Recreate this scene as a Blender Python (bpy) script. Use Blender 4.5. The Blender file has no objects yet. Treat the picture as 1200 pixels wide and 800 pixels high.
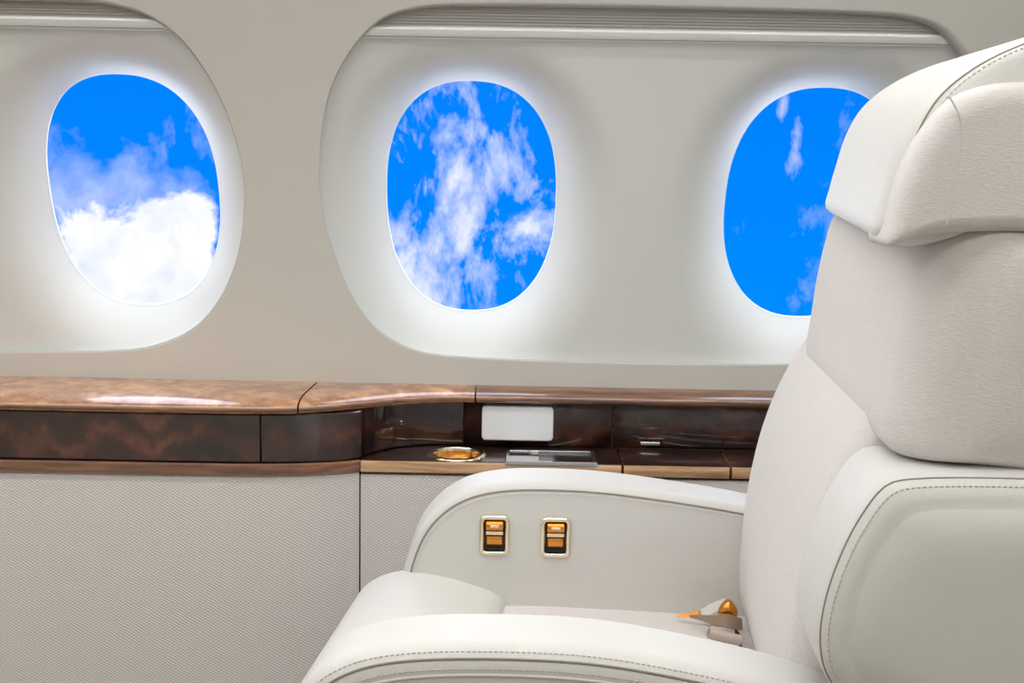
import bpy, bmesh, math, random
from mathutils import Vector, Matrix
C = bpy.context.scene
random.seed(7)
# ------------------------------------------------------------------ camera
F = 1600.0                      # focal length in pixels of the 1200 px wide frame
CZ = 1.03                       # eye height above the cabin floor
PITCH = math.atan(243 / F)
ROLL = 0.0190
CAMM = Matrix.Translation((0, 0, CZ)) @ Matrix.Rotation(math.pi / 2 - PITCH, 4, 'X') @ Matrix.Rotation(ROLL, 4, 'Z')
cd = bpy.data.cameras.new('camera'); cam = bpy.data.objects.new('camera', cd)
C.collection.objects.link(cam); cam.matrix_world = CAMM
cd.sensor_fit = 'HORIZONTAL'; cd.sensor_width = 36; cd.lens = F / 1200 * 36; cd.clip_start = .02
C.camera = cam
C.view_settings.view_transform = 'Standard'; C.view_settings.look = 'None'
C.view_settings.exposure = 0.08; C.view_settings.gamma = 1.0
try: C.view_settings.use_curve_mapping = False
except Exception: pass

def ray(px, py):
    return (CAMM.to_3x3() @ Vector(((px - 600) / F, -(py - 400) / F, -1))).normalized()
def P(px, py, Y):               # the point seen at a pixel on the vertical plane at distance Y
    d = ray(px, py); return Vector((0, 0, CZ)) + d * (Y / d.y)
def PZ(px, py, Z):
    d = ray(px, py); return Vector((0, 0, CZ)) + d * ((Z - CZ) / d.z)
# ------------------------------------------------------------------ node helpers
def newmat(name):
    m = bpy.data.materials.new(name); m.use_nodes = True
    nt = m.node_tree; b = nt.nodes['Principled BSDF']; return m, nt, b
class N:
    def __init__(s, nt): s.nt = nt
    def n(s, t, **k):
        x = s.nt.nodes.new(t)
        for a, v in k.items(): setattr(x, a, v)
        return x
    def l(s, a, b): s.nt.links.new(a, b)
    def math(s, op, a, b=None, c=None):
        x = s.n('ShaderNodeMath', operation=op)
        for i, v in enumerate((a, b, c)):
            if v is None: continue
            if isinstance(v, (int, float)): x.inputs[i].default_value = v
            else: s.l(v, x.inputs[i])
        return x.outputs[0]
    def vmath(s, op, a, b=None):
        x = s.n('ShaderNodeVectorMath', operation=op)
        for i, v in enumerate((a, b)):
            if v is None: continue
            if isinstance(v, (tuple, list, Vector)): x.inputs[i].default_value = tuple(v)
            else: s.l(v, x.inputs[i])
        return x
    def ramp(s, fac, pts, interp='LINEAR'):
        x = s.n('ShaderNodeValToRGB'); x.color_ramp.interpolation = interp
        e = x.color_ramp.elements
        while len(e) < len(pts): e.new(.5)
        for i, (p, c) in enumerate(pts):
            e[i].position = p; e[i].color = (*c, 1) if len(c) == 3 else c
        s.l(fac, x.inputs[0]); return x.outputs[0]
    def noise(s, vec, scale, detail=4, rough=.5, dist=0):
        x = s.n('ShaderNodeTexNoise'); x.inputs['Scale'].default_value = scale
        x.inputs['Detail'].default_value = detail; x.inputs['Roughness'].default_value = rough
        x.inputs['Distortion'].default_value = dist
        if vec is not None: s.l(vec, x.inputs['Vector'])
        return x.outputs['Fac']
    def mixc(s, f, a, b):
        x = s.n('ShaderNodeMix', data_type='RGBA')
        for i, v in ((0, f), (6, a), (7, b)):
            if isinstance(v, (int, float)): x.inputs[i].default_value = v
            elif isinstance(v, tuple): x.inputs[i].default_value = (*v, 1)
            else: s.l(v, x.inputs[i])
        return x.outputs[2]
    def bump(s, h, dist, strength=1.0):
        x = s.n('ShaderNodeBump'); x.inputs['Distance'].default_value = dist
        x.inputs['Strength'].default_value = strength; s.l(h, x.inputs['Height']); return x.outputs[0]
    def obj(s): return s.n('ShaderNodeTexCoord').outputs['Object']
# ------------------------------------------------------------------ sky
w = bpy.data.worlds.new('sky'); C.world = w; w.use_nodes = True
nt = w.node_tree; g = N(nt); bg = nt.nodes['Background']
d = g.n('ShaderNodeTexCoord').outputs['Generated']
def blob(px, py, rx, rz, lo=.0):           # a bank of cloud lying in one direction of the sky
    c = ray(px, py)
    v = g.vmath('SUBTRACT', d, c).outputs[0]
    v = g.vmath('MULTIPLY', v, (1600 / rx, 1600 / rx, 1600 / rz)).outputs[0]
    L = g.vmath('LENGTH', v).outputs['Value']
    return g.math('SUBTRACT', 1.0, L)
big = g.noise(d, 17, 9, .58, .15)
# streaky high cloud: noise stretched along a slanting direction
rot = g.n('ShaderNodeMapping'); rot.inputs['Rotation'].default_value = (0, math.radians(-33), 0)
rot.inputs['Scale'].default_value = (1.35, 1, .85); g.l(d, rot.inputs['Vector'])
wis = g.noise(rot.outputs[0], 19, 9, .62, .25)
cum = blob(172, 365, 190, 165)
cum = g.math('ADD', g.math('MULTIPLY', cum, 2.6), g.math('MULTIPLY', g.math('SUBTRACT', big, .5), 4.2))
cum = g.math('ADD', cum, -.5)
cumf = g.ramp(cum, [(0.05, (0, 0, 0)), (.42, (1, 1, 1))])
haze = g.math('ADD', blob(110, 215, 125, 70), g.math('MULTIPLY', g.math('SUBTRACT', big, .5), 3.4))
hazef = g.math('MULTIPLY', g.ramp(haze, [(0.05, (0, 0, 0)), (.75, (1, 1, 1))]), .42)
m2 = blob(550, 260, 200, 230)
wisf = g.math('ADD', g.math('MULTIPLY', g.math('SUBTRACT', wis, .5), 4.4), g.math('MULTIPLY', m2, .75))
wisf = g.ramp(wisf, [(0.25, (0, 0, 0)), (1.25 if False else 1.0, (.82, .82, .82))])
m3 = g.math('MAXIMUM', blob(934, 168, 15, 44), blob(917, 125, 9, 40))
m3 = g.math('ADD', g.math('MULTIPLY', m3, 1.0), g.math('MULTIPLY', g.math('SUBTRACT', wis, .5), 4.0))
w3 = g.math('MULTIPLY', g.ramp(m3, [(.1, (0, 0, 0)), (1.0, (1, 1, 1))]), .75)
# the general thin veil seen everywhere else
veil = g.math('MULTIPLY', g.ramp(wis, [(.56, (0, 0, 0)), (.80, (1, 1, 1))]), .45)
sepz = g.n('ShaderNodeSeparateXYZ'); g.l(d, sepz.inputs[0])
blue = g.ramp(g.math('MULTIPLY_ADD', sepz.outputs[2], 1.5, .5), [(.2, (.0, .27, 1.0)), (.62, (.0, .205, .95))])
fac = g.math('MAXIMUM', g.math('MAXIMUM', cumf, wisf), g.math('MAXIMUM', w3, g.math('MAXIMUM', veil, hazef)))
shade = g.noise(d, 26, 6, .6)
cloudc = g.ramp(shade, [(.33, (.76, .80, .97)), (.55, (.98, .98, 1.0))])
col = g.mixc(fac, blue, cloudc)
g.l(col, bg.inputs[0]); bg.inputs[1].default_value = 1.0
# soft daylight coming in through the windows
sd = bpy.data.lights.new('daylight', 'SUN'); sd.energy = 9.0; sd.angle = math.radians(170); sd.color = (1.0, 1.0, 1.0)
so = bpy.data.objects.new('daylight', sd); C.collection.objects.link(so)
so.rotation_euler = Vector((0, -1, -.75)).to_track_quat('-Z', 'Y').to_euler(); so.location = (0, 6, 3)
# ------------------------------------------------------------------ lamp strengths (strips are built with the ceiling below)
L_WINDOW_STRIP = 17.0
L_AISLE_FILL = 6.0
L_CENTRE_STRIP = 3.8
LAMP_COL = (1.0, .995, .985)
# ------------------------------------------------------------------ materials
def plain(name, col, rough, spec=.5, metal=0, coat=0, bumpscale=None, bumpd=.0003):
    m, nt, b = newmat(name); g = N(nt)
    b.inputs['Base Color'].default_value = (*col, 1); b.inputs['Roughness'].default_value = rough
    b.inputs['Metallic'].default_value = metal; b.inputs['Specular IOR Level'].default_value = spec
    b.inputs['Coat Weight'].default_value = coat; b.inputs['Coat Roughness'].default_value = .05
    if bumpscale:
        h = g.noise(g.obj(), bumpscale, 3, .6); g.l(g.bump(h, bumpd), b.inputs['Normal'])
    return m
def leather(name, col, rough=.42):
    m, nt, b = newmat(name); g = N(nt); o = g.obj()
    v = g.n('ShaderNodeTexVoronoi', feature='DISTANCE_TO_EDGE'); v.inputs['Scale'].default_value = 620; g.l(o, v.inputs['Vector'])
    h = g.math('MINIMUM', v.outputs['Distance'], .12)
    big = g.noise(o, 9, 3, .5)
    c = g.mixc(big, tuple(x * .97 for x in col), tuple(min(1, x * 1.03) for x in col))
    g.l(c, b.inputs['Base Color']); b.inputs['Roughness'].default_value = rough
    hh = g.math('ADD', g.math('MULTIPLY', h, .0011), g.math('MULTIPLY', big, .0035))
    g.l(g.bump(hh, 1.0), b.inputs['Normal'])
    return m
def fabric(name, col, pitch, rot=0.0, depth=.0006, dark=.80):
    m, nt, b = newmat(name); g = N(nt)
    mp = g.n('ShaderNodeMapping'); g.l(g.obj(), mp.inputs['Vector']); mp.inputs['Rotation'].default_value = (0, rot, 0)
    nz = g.n('ShaderNodeTexNoise'); nz.inputs['Scale'].default_value = 60; g.l(mp.outputs[0], nz.inputs['Vector'])
    wob = g.vmath('MULTIPLY', g.vmath('SUBTRACT', nz.outputs['Color'], (.5, .5, .5)).outputs[0], (pitch * .5,) * 3).outputs[0]
    v = g.vmath('ADD', mp.outputs[0], wob).outputs[0]
    s = g.n('ShaderNodeSeparateXYZ'); g.l(v, s.inputs[0])
    k = 2 * math.pi / pitch
    zz = g.math('MULTIPLY', s.outputs[2], k * 1.55)
    xx = g.math('MULTIPLY', s.outputs[0], k * .95)
    a = g.math('MULTIPLY', g.math('SINE', xx), g.math('SINE', zz))
    h = g.math('MULTIPLY_ADD', a, .5, .5)
    fine = g.noise(v, 900, 2, .6)
    h2 = g.math('ADD', h, g.math('MULTIPLY', fine, .35))
    c = g.mixc(g.math('MINIMUM', h2, 1.0), tuple(x * dark for x in col), col)
    g.l(c, b.inputs['Base Color']); b.inputs['Roughness'].default_value = .85
    b.inputs['Sheen Weight'].default_value = .15; b.inputs['Specular IOR Level'].default_value = .2
    g.l(g.bump(h2, depth), b.inputs['Normal'])
    return m
def wood(name, c0, c1, c2, scale=6, stretch=(1, 1, 1), rough=.12, coat=1.0, dist=2.5, seed=(0, 0, 0), cior=1.8):
    m, nt, b = newmat(name); g = N(nt)
    mp = g.n('ShaderNodeMapping'); g.l(g.obj(), mp.inputs['Vector'])
    mp.inputs['Scale'].default_value = stretch; mp.inputs['Location'].default_value = seed
    v = mp.outputs[0]
    a = g.noise(v, scale, 6, .6, dist)
    f = g.noise(v, scale * 14, 4, .7, 1.2)
    wv = g.n('ShaderNodeTexWave', wave_type='BANDS', bands_direction='Z'); g.l(v, wv.inputs['Vector'])
    wv.inputs['Scale'].default_value = scale * 1.4; wv.inputs['Distortion'].default_value = 9; wv.inputs['Detail'].default_value = 4
    wv.inputs['Detail Scale'].default_value = 1.6
    t = g.math('ADD', g.math('ADD', g.math('MULTIPLY', a, .75), g.math('MULTIPLY', wv.outputs['Fac'], .18)), g.math('MULTIPLY', g.math('SUBTRACT', f, .5), .30))
    c = g.ramp(t, [(.30, c0), (.52, c1), (.72, c2)])
    g.l(c, b.inputs['Base Color']); b.inputs['Roughness'].default_value = .35
    b.inputs['Coat Weight'].default_value = coat; b.inputs['Coat Roughness'].default_value = rough
    b.inputs['Coat IOR'].default_value = cior; b.inputs['Specular IOR Level'].default_value = .4
    return m
def soft_fabric(name, col):
    m, nt, b = newmat(name); g = N(nt)
    mp = g.n('ShaderNodeMapping'); g.l(g.obj(), mp.inputs['Vector']); mp.inputs['Scale'].default_value = (.45, .45, 1.5)
    a = g.noise(mp.outputs[0], 480, 2, .55); a2 = g.noise(mp.outputs[0], 30, 3, .6)
    h = g.math('ADD', g.math('MULTIPLY', a, .8), g.math('MULTIPLY', a2, .2))
    g.l(g.ramp(h, [(.36, tuple(x * .94 for x in col)), (.62, col)]), b.inputs['Base Color'])
    b.inputs['Roughness'].default_value = .9; b.inputs['Specular IOR Level'].default_value = .2; b.inputs['Sheen Weight'].default_value = .1
    g.l(g.bump(h, .0005), b.inputs['Normal']); return m
M = {}
M['shell'] = plain('shell_lining', (.66, .65, .605), .55, .3, bumpscale=700, bumpd=.00015)
M['panel'] = plain('window_panel', (.74, .755, .73), .32, .5)
M['leather'] = leather('ivory_leather', (.70, .69, .655))
M['seam'] = plain('seam_groove', (.30, .27, .235), .7)
M['thread'] = plain('stitch_thread', (.62, .58, .52), .6)
M['fabric'] = soft_fabric('cream_seat_fabric', (.70, .665, .64))
M['wallfabric'] = fabric('woven_wall_fabric', (.78, .735, .70), .0068, depth=.0006, dark=.84)
M['wood_top'] = wood('walnut_top_lit', (.28, .11, .042), (.52, .245, .105), (.72, .42, .22), 11, (1, 1, 1), .06)  # walnut lightened: reflections on the ledge top are put into the colour
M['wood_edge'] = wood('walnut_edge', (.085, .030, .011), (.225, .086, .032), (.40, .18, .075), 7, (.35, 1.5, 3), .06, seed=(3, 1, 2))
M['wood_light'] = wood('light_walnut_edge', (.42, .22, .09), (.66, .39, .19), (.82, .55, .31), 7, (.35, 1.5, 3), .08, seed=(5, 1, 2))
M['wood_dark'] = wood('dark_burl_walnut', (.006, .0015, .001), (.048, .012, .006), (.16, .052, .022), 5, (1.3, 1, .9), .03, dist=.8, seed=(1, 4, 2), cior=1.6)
M['chrome'] = plain('chrome', (.78, .78, .78), .12, metal=1)
M['gold'] = plain('pale_gold', (.86, .76, .58), .16, metal=1)
M['brass'] = plain('amber_brass', (.74, .30, .055), .22, metal=1)
M['dark'] = plain('dark_gap', (.012, .008, .006), .6)
M['white'] = plain('white_plastic', (.84, .86, .88), .35)
M['pleat'] = plain('grey_pleated_blind', (.42, .405, .37), .8, bumpscale=300, bumpd=.0006)
M['webbing'] = plain('taupe_webbing', (.27, .19, .135), .6, bumpscale=800, bumpd=.0005)
M['carpet'] = plain('beige_carpet', (.36, .31, .26), .95, .1, bumpscale=500, bumpd=.003)
M['ceiling'] = plain('ceiling_lining', (.72, .70, .66), .6)
m, nt, b = newmat('window_glass'); g = N(nt); out = nt.nodes['Material Output']
tr = g.n('ShaderNodeBsdfTransparent'); tr.inputs[0].default_value = (.98, .99, 1, 1)
gl = g.n('ShaderNodeBsdfGlossy'); gl.inputs['Roughness'].default_value = .02
fr = g.n('ShaderNodeFresnel'); fr.inputs[0].default_value = 1.12
mx = g.n('ShaderNodeMixShader'); g.l(fr.outputs[0], mx.inputs[0]); g.l(tr.outputs[0], mx.inputs[1]); g.l(gl.outputs[0], mx.inputs[2])
g.l(mx.outputs[0], out.inputs[0]); M['glass'] = m
def emit(name, col, s):
    m, nt, b = newmat(name); b.inputs['Base Color'].default_value = (*col, 1)
    b.inputs['Emission Color'].default_value = (*col, 1); b.inputs['Emission Strength'].default_value = s; return m
# ------------------------------------------------------------------ object helpers
def tag(o, label=None, cat=None, group=None, kind=None):
    if label: o['label'] = label
    if cat: o['category'] = cat
    if group: o['group'] = group
    if kind: o['kind'] = kind
    return o
def empty(name, loc, **k):
    o = bpy.data.objects.new(name, None); C.collection.objects.link(o); o.location = loc
    o.empty_display_size = .05; return tag(o, **k)
def link(name, me, mat, parent=None, smooth=True):
    for m_ in (mat if isinstance(mat, (list, tuple)) else [mat]): me.materials.append(m_)
    o = bpy.data.objects.new(name, me); C.collection.objects.link(o)
    if parent is not None:
        o.parent = parent; off = Vector(parent.location); p = parent.parent
        while p is not None: off += Vector(p.location); p = p.parent
        me.transform(Matrix.Translation(-off))          # vertices are given in world space
    if smooth:
        me.polygons.foreach_set('use_smooth', [True] * len(me.polygons))
    me.update(); return o
def mesh(name, vs, fs):
    me = bpy.data.meshes.new(name); me.from_pydata([tuple(v) for v in vs], [], fs); me.validate(); return me
def fix(me, ang=None):
    bm = bmesh.new(); bm.from_mesh(me); bmesh.ops.remove_doubles(bm, verts=bm.verts, dist=1e-5)
    bmesh.ops.recalc_face_normals(bm, faces=bm.faces)
    if ang:
        for e in bm.edges:
            if len(e.link_faces) == 2 and e.calc_face_angle(0) > ang: e.smooth = False
    bm.to_mesh(me); bm.free(); return me
def grid_mesh(name, rows, closed=False):                # rows: list of equal length lists of points
    n = len(rows[0]); vs = [v for r in rows for v in r]; fs = []
    for i in range(len(rows) - 1):
        for j in range(n if closed else n - 1):
            k = (j + 1) % n
            fs.append((i * n + j, i * n + k, (i + 1) * n + k, (i + 1) * n + j))
    return mesh(name, vs, fs)
def catmull(pts, n, closed=False):
    out = []; m = len(pts)
    for i in range(m if closed else m - 1):
        if closed: p0, p1, p2, p3 = pts[(i - 1) % m], pts[i], pts[(i + 1) % m], pts[(i + 2) % m]
        else: p0, p1, p2, p3 = pts[max(i - 1, 0)], pts[i], pts[i + 1], pts[min(i + 2, m - 1)]
        # centripetal
        def tt(a, b): return max((Vector(b) - Vector(a)).length ** .5, 1e-5)
        t0 = 0; t1 = t0 + tt(p0, p1); t2 = t1 + tt(p1, p2); t3 = t2 + tt(p2, p3)
        P0, P1, P2, P3 = map(Vector, (p0, p1, p2, p3))
        for k in range(n):
            t = t1 + (t2 - t1) * k / n
            A1 = P0 * ((t1 - t) / (t1 - t0)) + P1 * ((t - t0) / (t1 - t0))
            A2 = P1 * ((t2 - t) / (t2 - t1)) + P2 * ((t - t1) / (t2 - t1))
            A3 = P2 * ((t3 - t) / (t3 - t2)) + P3 * ((t - t2) / (t3 - t2))
            B1 = A1 * ((t2 - t) / (t2 - t0)) + A2 * ((t - t0) / (t2 - t0))
            B2 = A2 * ((t3 - t) / (t3 - t1)) + A3 * ((t - t1) / (t3 - t1))
            out.append(B1 * ((t2 - t) / (t2 - t1)) + B2 * ((t - t1) / (t2 - t1)))
    if not closed: out.append(Vector(pts[-1]))
    return out
def resample(pts, n, closed=True):
    q = list(pts) + ([pts[0]] if closed else []); L = [0]
    for a, b in zip(q, q[1:]): L.append(L[-1] + (Vector(b) - Vector(a)).length)
    out = []; j = 0; cnt = n if closed else n - 1
    for i in range(n):
        t = L[-1] * i / cnt
        while j < len(L) - 2 and L[j + 1] < t: j += 1
        f = (t - L[j]) / max(L[j + 1] - L[j], 1e-9)
        out.append(Vector(q[j]).lerp(Vector(q[j + 1]), min(max(f, 0), 1)))
    return out
def tube_mesh(name, pts, r, closed=False, seg=6):
    rows = []; n = len(pts)
    for i, p in enumerate(pts):
        a = pts[(i - 1) % n] if (closed or i > 0) else pts[i]; b = pts[(i + 1) % n] if (closed or i < n - 1) else pts[i]
        t = (Vector(b) - Vector(a)).normalized(); u = t.cross(Vector((0, .3, 1))).normalized(); v = t.cross(u)
        rows.append([Vector(p) + u * (r * math.cos(k * 2 * math.pi / seg)) + v * (r * math.sin(k * 2 * math.pi / seg)) for k in range(seg)])
    if closed: rows.append(rows[0])
    return fix(grid_mesh(name, rows, True))
def stitches(path, pitch, ln, r, name, parent, closed=False):   # short raised threads along a path, joined
    L = sum((Vector(b) - Vector(a)).length for a, b in zip(path, path[1:])); n = max(int(L / pitch), 2)
    q = resample(path, n, False); vs = []; fs = []
    for a, b in zip(q, q[1:]):
        t = (b - a).normalized(); u = t.cross(Vector((0, .31, .95))).normalized(); v = t.cross(u)
        k = len(vs)
        for s, rr in ((0, .4), (.25, 1), (.75, 1), (1, .4)):
            for c in range(5):
                an = c * 2 * math.pi / 5
                vs.append(a + t * (ln * s) + (u * math.cos(an) + v * math.sin(an)) * r * rr)
        for s in range(3):
            for c in range(5):
                fs.append((k + s * 5 + c, k + s * 5 + (c + 1) % 5, k + s * 5 + 5 + (c + 1) % 5, k + s * 5 + 5 + c))
    o = link(name, mesh(name, vs, fs), M['thread'], parent); return tag(o, kind='stuff')
def inset(pts, d):                                      # offset a closed (x,z) outline inwards in small smoothed steps
    n = len(pts); A = sum(pts[i][0] * pts[(i + 1) % n][1] - pts[(i + 1) % n][0] * pts[i][1] for i in range(n))
    sg = 1 if A > 0 else -1; q = [Vector((p[0], p[1])) for p in pts]
    steps = max(1, int(abs(d) / .002)); dd = d / steps
    for _ in range(steps):
        out = []
        for i in range(n):
            t = Vector((0, 0))
            for k in (1, 2, 3): t += (q[(i + k) % n] - q[(i - k) % n]).normalized()
            if t.length < 1e-6: out.append(q[i]); continue
            t.normalize(); out.append(q[i] + Vector((-t.y, t.x)) * dd * sg)
        if steps > 1:
            for _k in range(2): out = [out[i] * .6 + (out[(i - 1) % n] + out[(i + 1) % n]) * .2 for i in range(n)]
        q = out
    return q
inset0 = inset
def pillow(name, outline, yref, y0, y1, r, mat, parent, shear=0.0, puff=.006, n=150, belly=0.0, soft=False, r1=None, zf=1.0):
    """soft slab: outline in (x,z) lofted from y0 to y1 with round edges; returns object and a function giving the near/far rim path"""
    pts = resample(outline, n)
    r1 = r if r1 is None else r1
    cx = sum(p[0] for p in pts) / n; cz = sum(p[1] for p in pts) / n; c = Vector((cx, cz))
    if soft: cx = (min(p[0] for p in pts) + max(p[0] for p in pts)) / 2; cz = (min(p[1] for p in pts) + max(p[1] for p in pts)) / 2; c = Vector((cx, cz))
    hx_ = max(abs(p[0] - cx) for p in pts); hz_ = max(abs(p[1] - cz) for p in pts)
    def inset(pts_, d_):                                 # near-parallel shrink that never folds, for soft=True
        if not soft: return inset0(pts_, d_)
        return [Vector((cx + (p[0] - cx) * (1 - d_ / hx_), cz + (p[1] - cz) * (1 - d_ * zf / hz_))) for p in pts_]
    def sh(p, y):
        f = (y - y0) / (y1 - y0); bl = belly * (4 * f * (1 - f))
        k = 1 + bl / .25
        return Vector((p[0] + shear * (y - yref) - (bl if p[0] < cx else 0) * min(1, (cx - p[0]) / .08 if p[0] < cx else 0), y, p[1]))
    K = 7; rows = []
    def cap(y, rr, sgn):
        base = inset(pts, rr); res = []; EW = min(.06, .4 * min(hx_, hz_)); q = base
        for e in ([EW * f for f in (.02, .06, .13, .25, .42, .65, 1)] if puff > 0 else [.0004, .0012, .003]):
            if soft: q = [Vector((cx + (p[0] - cx) * (1 - e / hx_), cz + (p[1] - cz) * (1 - e / hz_))) for p in base]
            else: q = inset0(base, e)
            res.append([sh(p, y) + Vector((0, sgn * puff * (1 - max(0, 1 - e / EW) ** 2.6), 0)) for p in q])
        c2 = Vector((sum(p[0] for p in q) / n, sum(p[1] for p in q) / n))
        for f in ((.7, .35, .02) if puff > 0 else ()): res.append([sh(c2 + (p - c2) * f, y) + Vector((0, sgn * puff, 0)) for p in q])
        return res
    near = [(y0 + r * (1 - math.sin(a)), r * (1 - math.cos(a))) for a in [math.pi / 2 * k / K for k in range(K + 1)]][::-1]
    far = [(y1 - r1 * (1 - math.sin(a)), r1 * (1 - math.cos(a))) for a in [math.pi / 2 * k / K for k in range(K + 1)]]
    rows += cap(y0, r, -1)[::-1]
    for y, i_ in near: rows.append([sh(p, y) for p in inset(pts, i_)] if i_ else [sh(p, y) for p in pts])
    mid = 8
    for k in range(1, mid):
        y = near[-1][0] + (far[0][0] - near[-1][0]) * k / mid; rows.append([sh(p, y) for p in pts])
    for y, i_ in far: rows.append([sh(p, y) for p in inset(pts, i_)] if i_ else [sh(p, y) for p in pts])
    rows += cap(y1, r1, 1)
    me = grid_mesh(name, rows, True)
    bm = bmesh.new(); bm.from_mesh(me); bm.verts.ensure_lookup_table()
    nv = len(bm.verts); bm.faces.new([bm.verts[i] for i in range(n)]); bm.faces.new([bm.verts[nv - n + i] for i in range(n)])
    bmesh.ops.recalc_face_normals(bm, faces=bm.faces); bm.to_mesh(me); bm.free()
    o = link(name, me, mat, parent)
    def rim(side, extra=0.0, lift=0.0):
        rr = r if side == 'near' else r1; y = y0 if side == 'near' else y1; sg = -1 if side == 'near' else 1
        base = inset(pts, rr * .75 + extra)
        th = math.acos(max(0, min(1, 1 - (rr * .75 + extra) / rr))) if rr * .75 + extra < rr else math.pi / 2
        yy = (y0 + rr * (1 - math.sin(th)) if side == 'near' else y1 - rr * (1 - math.sin(th)))
        return [sh(p, yy) + Vector((0, sg * lift, 0)) for p in base]
    return o, rim
def rbox(name, lo, hi, r, mat, parent, seg=3):
    bm = bmesh.new(); bmesh.ops.create_cube(bm, size=1)
    for v in bm.verts: v.co = Vector([lo[i] if v.co[i] < 0 else hi[i] for i in range(3)])
    if r > 0: bmesh.ops.bevel(bm, geom=bm.edges[:], offset=r, segments=seg, affect='EDGES', profile=.5)
    me = bpy.data.meshes.new(name); bm.to_mesh(me); bm.free()
    return link(name, fix(me, 1.0), mat, parent)
def rr2(cx, cz, hx, hz, r, k=6):                         # rounded rectangle outline
    o = []
    for (sx, sz, a0) in ((1, 1, 0), (-1, 1, 90), (-1, -1, 180), (1, -1, 270)):
        for i in range(k + 1):
            a = math.radians(a0 + 90 * i / k)
            o.append(Vector((cx + sx * (hx - r) + r * math.cos(a), cz + sz * (hz - r) + r * math.sin(a))))
    return o
# ------------------------------------------------------------------ cabin shell: a cylinder along X
R0 = 1.15; YA = .836; ZA = CZ - .48
def cyl(u, s, off=0.0):                                  # s: height along the arc from the axis level; off: out of the cabin
    a = s / R0; return Vector((u, YA + (R0 + off) * math.cos(a), ZA + (R0 + off) * math.sin(a)))
def US(px, py, off=0.0):                                 # pixel -> (u, s) on the lining
    o = Vector((0, 0, CZ)); dd = ray(px, py); R = R0 + off
    oy, oz = o.y - YA, o.z - ZA; A = dd.y ** 2 + dd.z ** 2; B = 2 * (oy * dd.y + oz * dd.z); Cc = oy * oy + oz * oz - R * R
    t = (-B + math.sqrt(B * B - 4 * A * Cc)) / (2 * A); p = o + dd * t
    return Vector((p.x, R0 * math.atan2(p.z - ZA, p.y - YA)))
XL, XR = -1.75, 1.45
S_BOT = .02; S_TOP = .98
# panel outlines, right panel holds two windows, left panel one in view and one beyond the frame
p2l = [(374, 205), (377, 150), (387, 105), (405, 68), (425, 42), (452, 20), (490, 10), (540, 7.5)]
p2b = [(520, 416.5), (480, 408), (445, 388), (415, 352), (392, 300), (378, 250)]
W_OFF = .050                                             # how far the window itself lies behind the panel face
w2 = [US(x, y, W_OFF + .012) for x, y in ((452, 222), (653, 222), (552, 94), (566, 365))]
w1 = [US(x, y, W_OFF + .012) for x, y in ((58, 205), (255, 235), (135, 88), (172, 358))]
w3 = [US(x, y, W_OFF + .012) for x, y in ((849, 232), (1050, 240), (958, 98), (940, 374))]
W2C = Vector(((w2[0].x + w2[1].x) / 2, (w2[2].y + w2[3].y) / 2)); WHX = (w2[1].x - w2[0].x) / 2; WHZ = (w2[2].y - w2[3].y) / 2
W1C = Vector(((w1[0].x + w1[1].x) / 2, (w1[2].y + w1[3].y) / 2)); 
W3C = Vector((w3[0].x + WHX, (w3[2].y + w3[3].y) / 2))
print('windows', W1C, W2C, W3C, WHX, WHZ, (w1[1].x-w1[0].x)/2, (w1[2].y-w1[3].y)/2)
mid23 = (W2C.x + W3C.x) / 2; W3C = Vector((W3C.x, W2C.y)); W1C = Vector((W1C.x, W2C.y))
left2 = [US(x, y, 0) for x, y in p2b[0:1]] and [US(x, y, 0) for x, y in p2b + p2l]   # from the bottom, up the left side, to the top
left2 = [Vector((x.x, x.y)) for x in left2]
def panel_outline(left, midu):
    right = [Vector((2 * midu - p.x, p.y)) for p in left][::-1]
    return catmull(left + right, 8, True)
OUT2 = panel_outline(left2, mid23)
r1px = [(150, 410), (190, 402), (228, 384), (258, 350), (278, 303), (287, 240), (283, 190), (266, 132), (240, 82), (208, 42), (170, 17), (125, 5), (90, 2.5)]
right1 = [US(x, y, 0) for x, y in r1px]
mid01 = W1C.x - .25
left1 = [Vector((2 * mid01 - p.x, p.y)) for p in right1][::-1]
OUT1 = catmull(right1 + left1, 8, True)
def hit(outline, c, ang):                                # distance from c to a closed outline along an angle
    dx, dy = math.cos(ang), math.sin(ang); best = None; n = len(outline)
    for i in range(n):
        a = outline[i]; b = outline[(i + 1) % n]; ex, ey = b.x - a.x, b.y - a.y
        den = dx * ey - dy * ex
        if abs(den) < 1e-12: continue
        t = ((a.x - c.x) * ey - (a.y - c.y) * ex) / den; s = ((a.x - c.x) * dy - (a.y - c.y) * dx) / den
        if t > 0 and -1e-9 <= s <= 1 + 1e-9 and (best is None or t < best): best = t
    return best
EXPO = 2.35
def ovalr(ang):                                          # radius of the window shape at an angle
    c, s = math.cos(ang), math.sin(ang)
    hz = WHZ; egg = 1 - .045 * (s * (-1))                # slightly fuller above than below
    hx = WHX * (1 if s > 0 else 1)
    return (abs(c / hx) ** EXPO + abs(s / hz) ** EXPO) ** (-1 / EXPO)
def funnel(p, c):                                        # depth of the moulded dish around a window
    v = p - c; r = v.length
    if r < 1e-6: return W_OFF
    ro = ovalr(math.atan2(v.y, v.x)); d = (r - ro)
    wdt = .098
    if d >= wdt: return 0.0
    t = max(0, d) / wdt
    return W_OFF * (1 - t) ** 2.5 * (1 + .5 * t)
REC = .012                                               # the panel sits this far behind the lining
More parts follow.
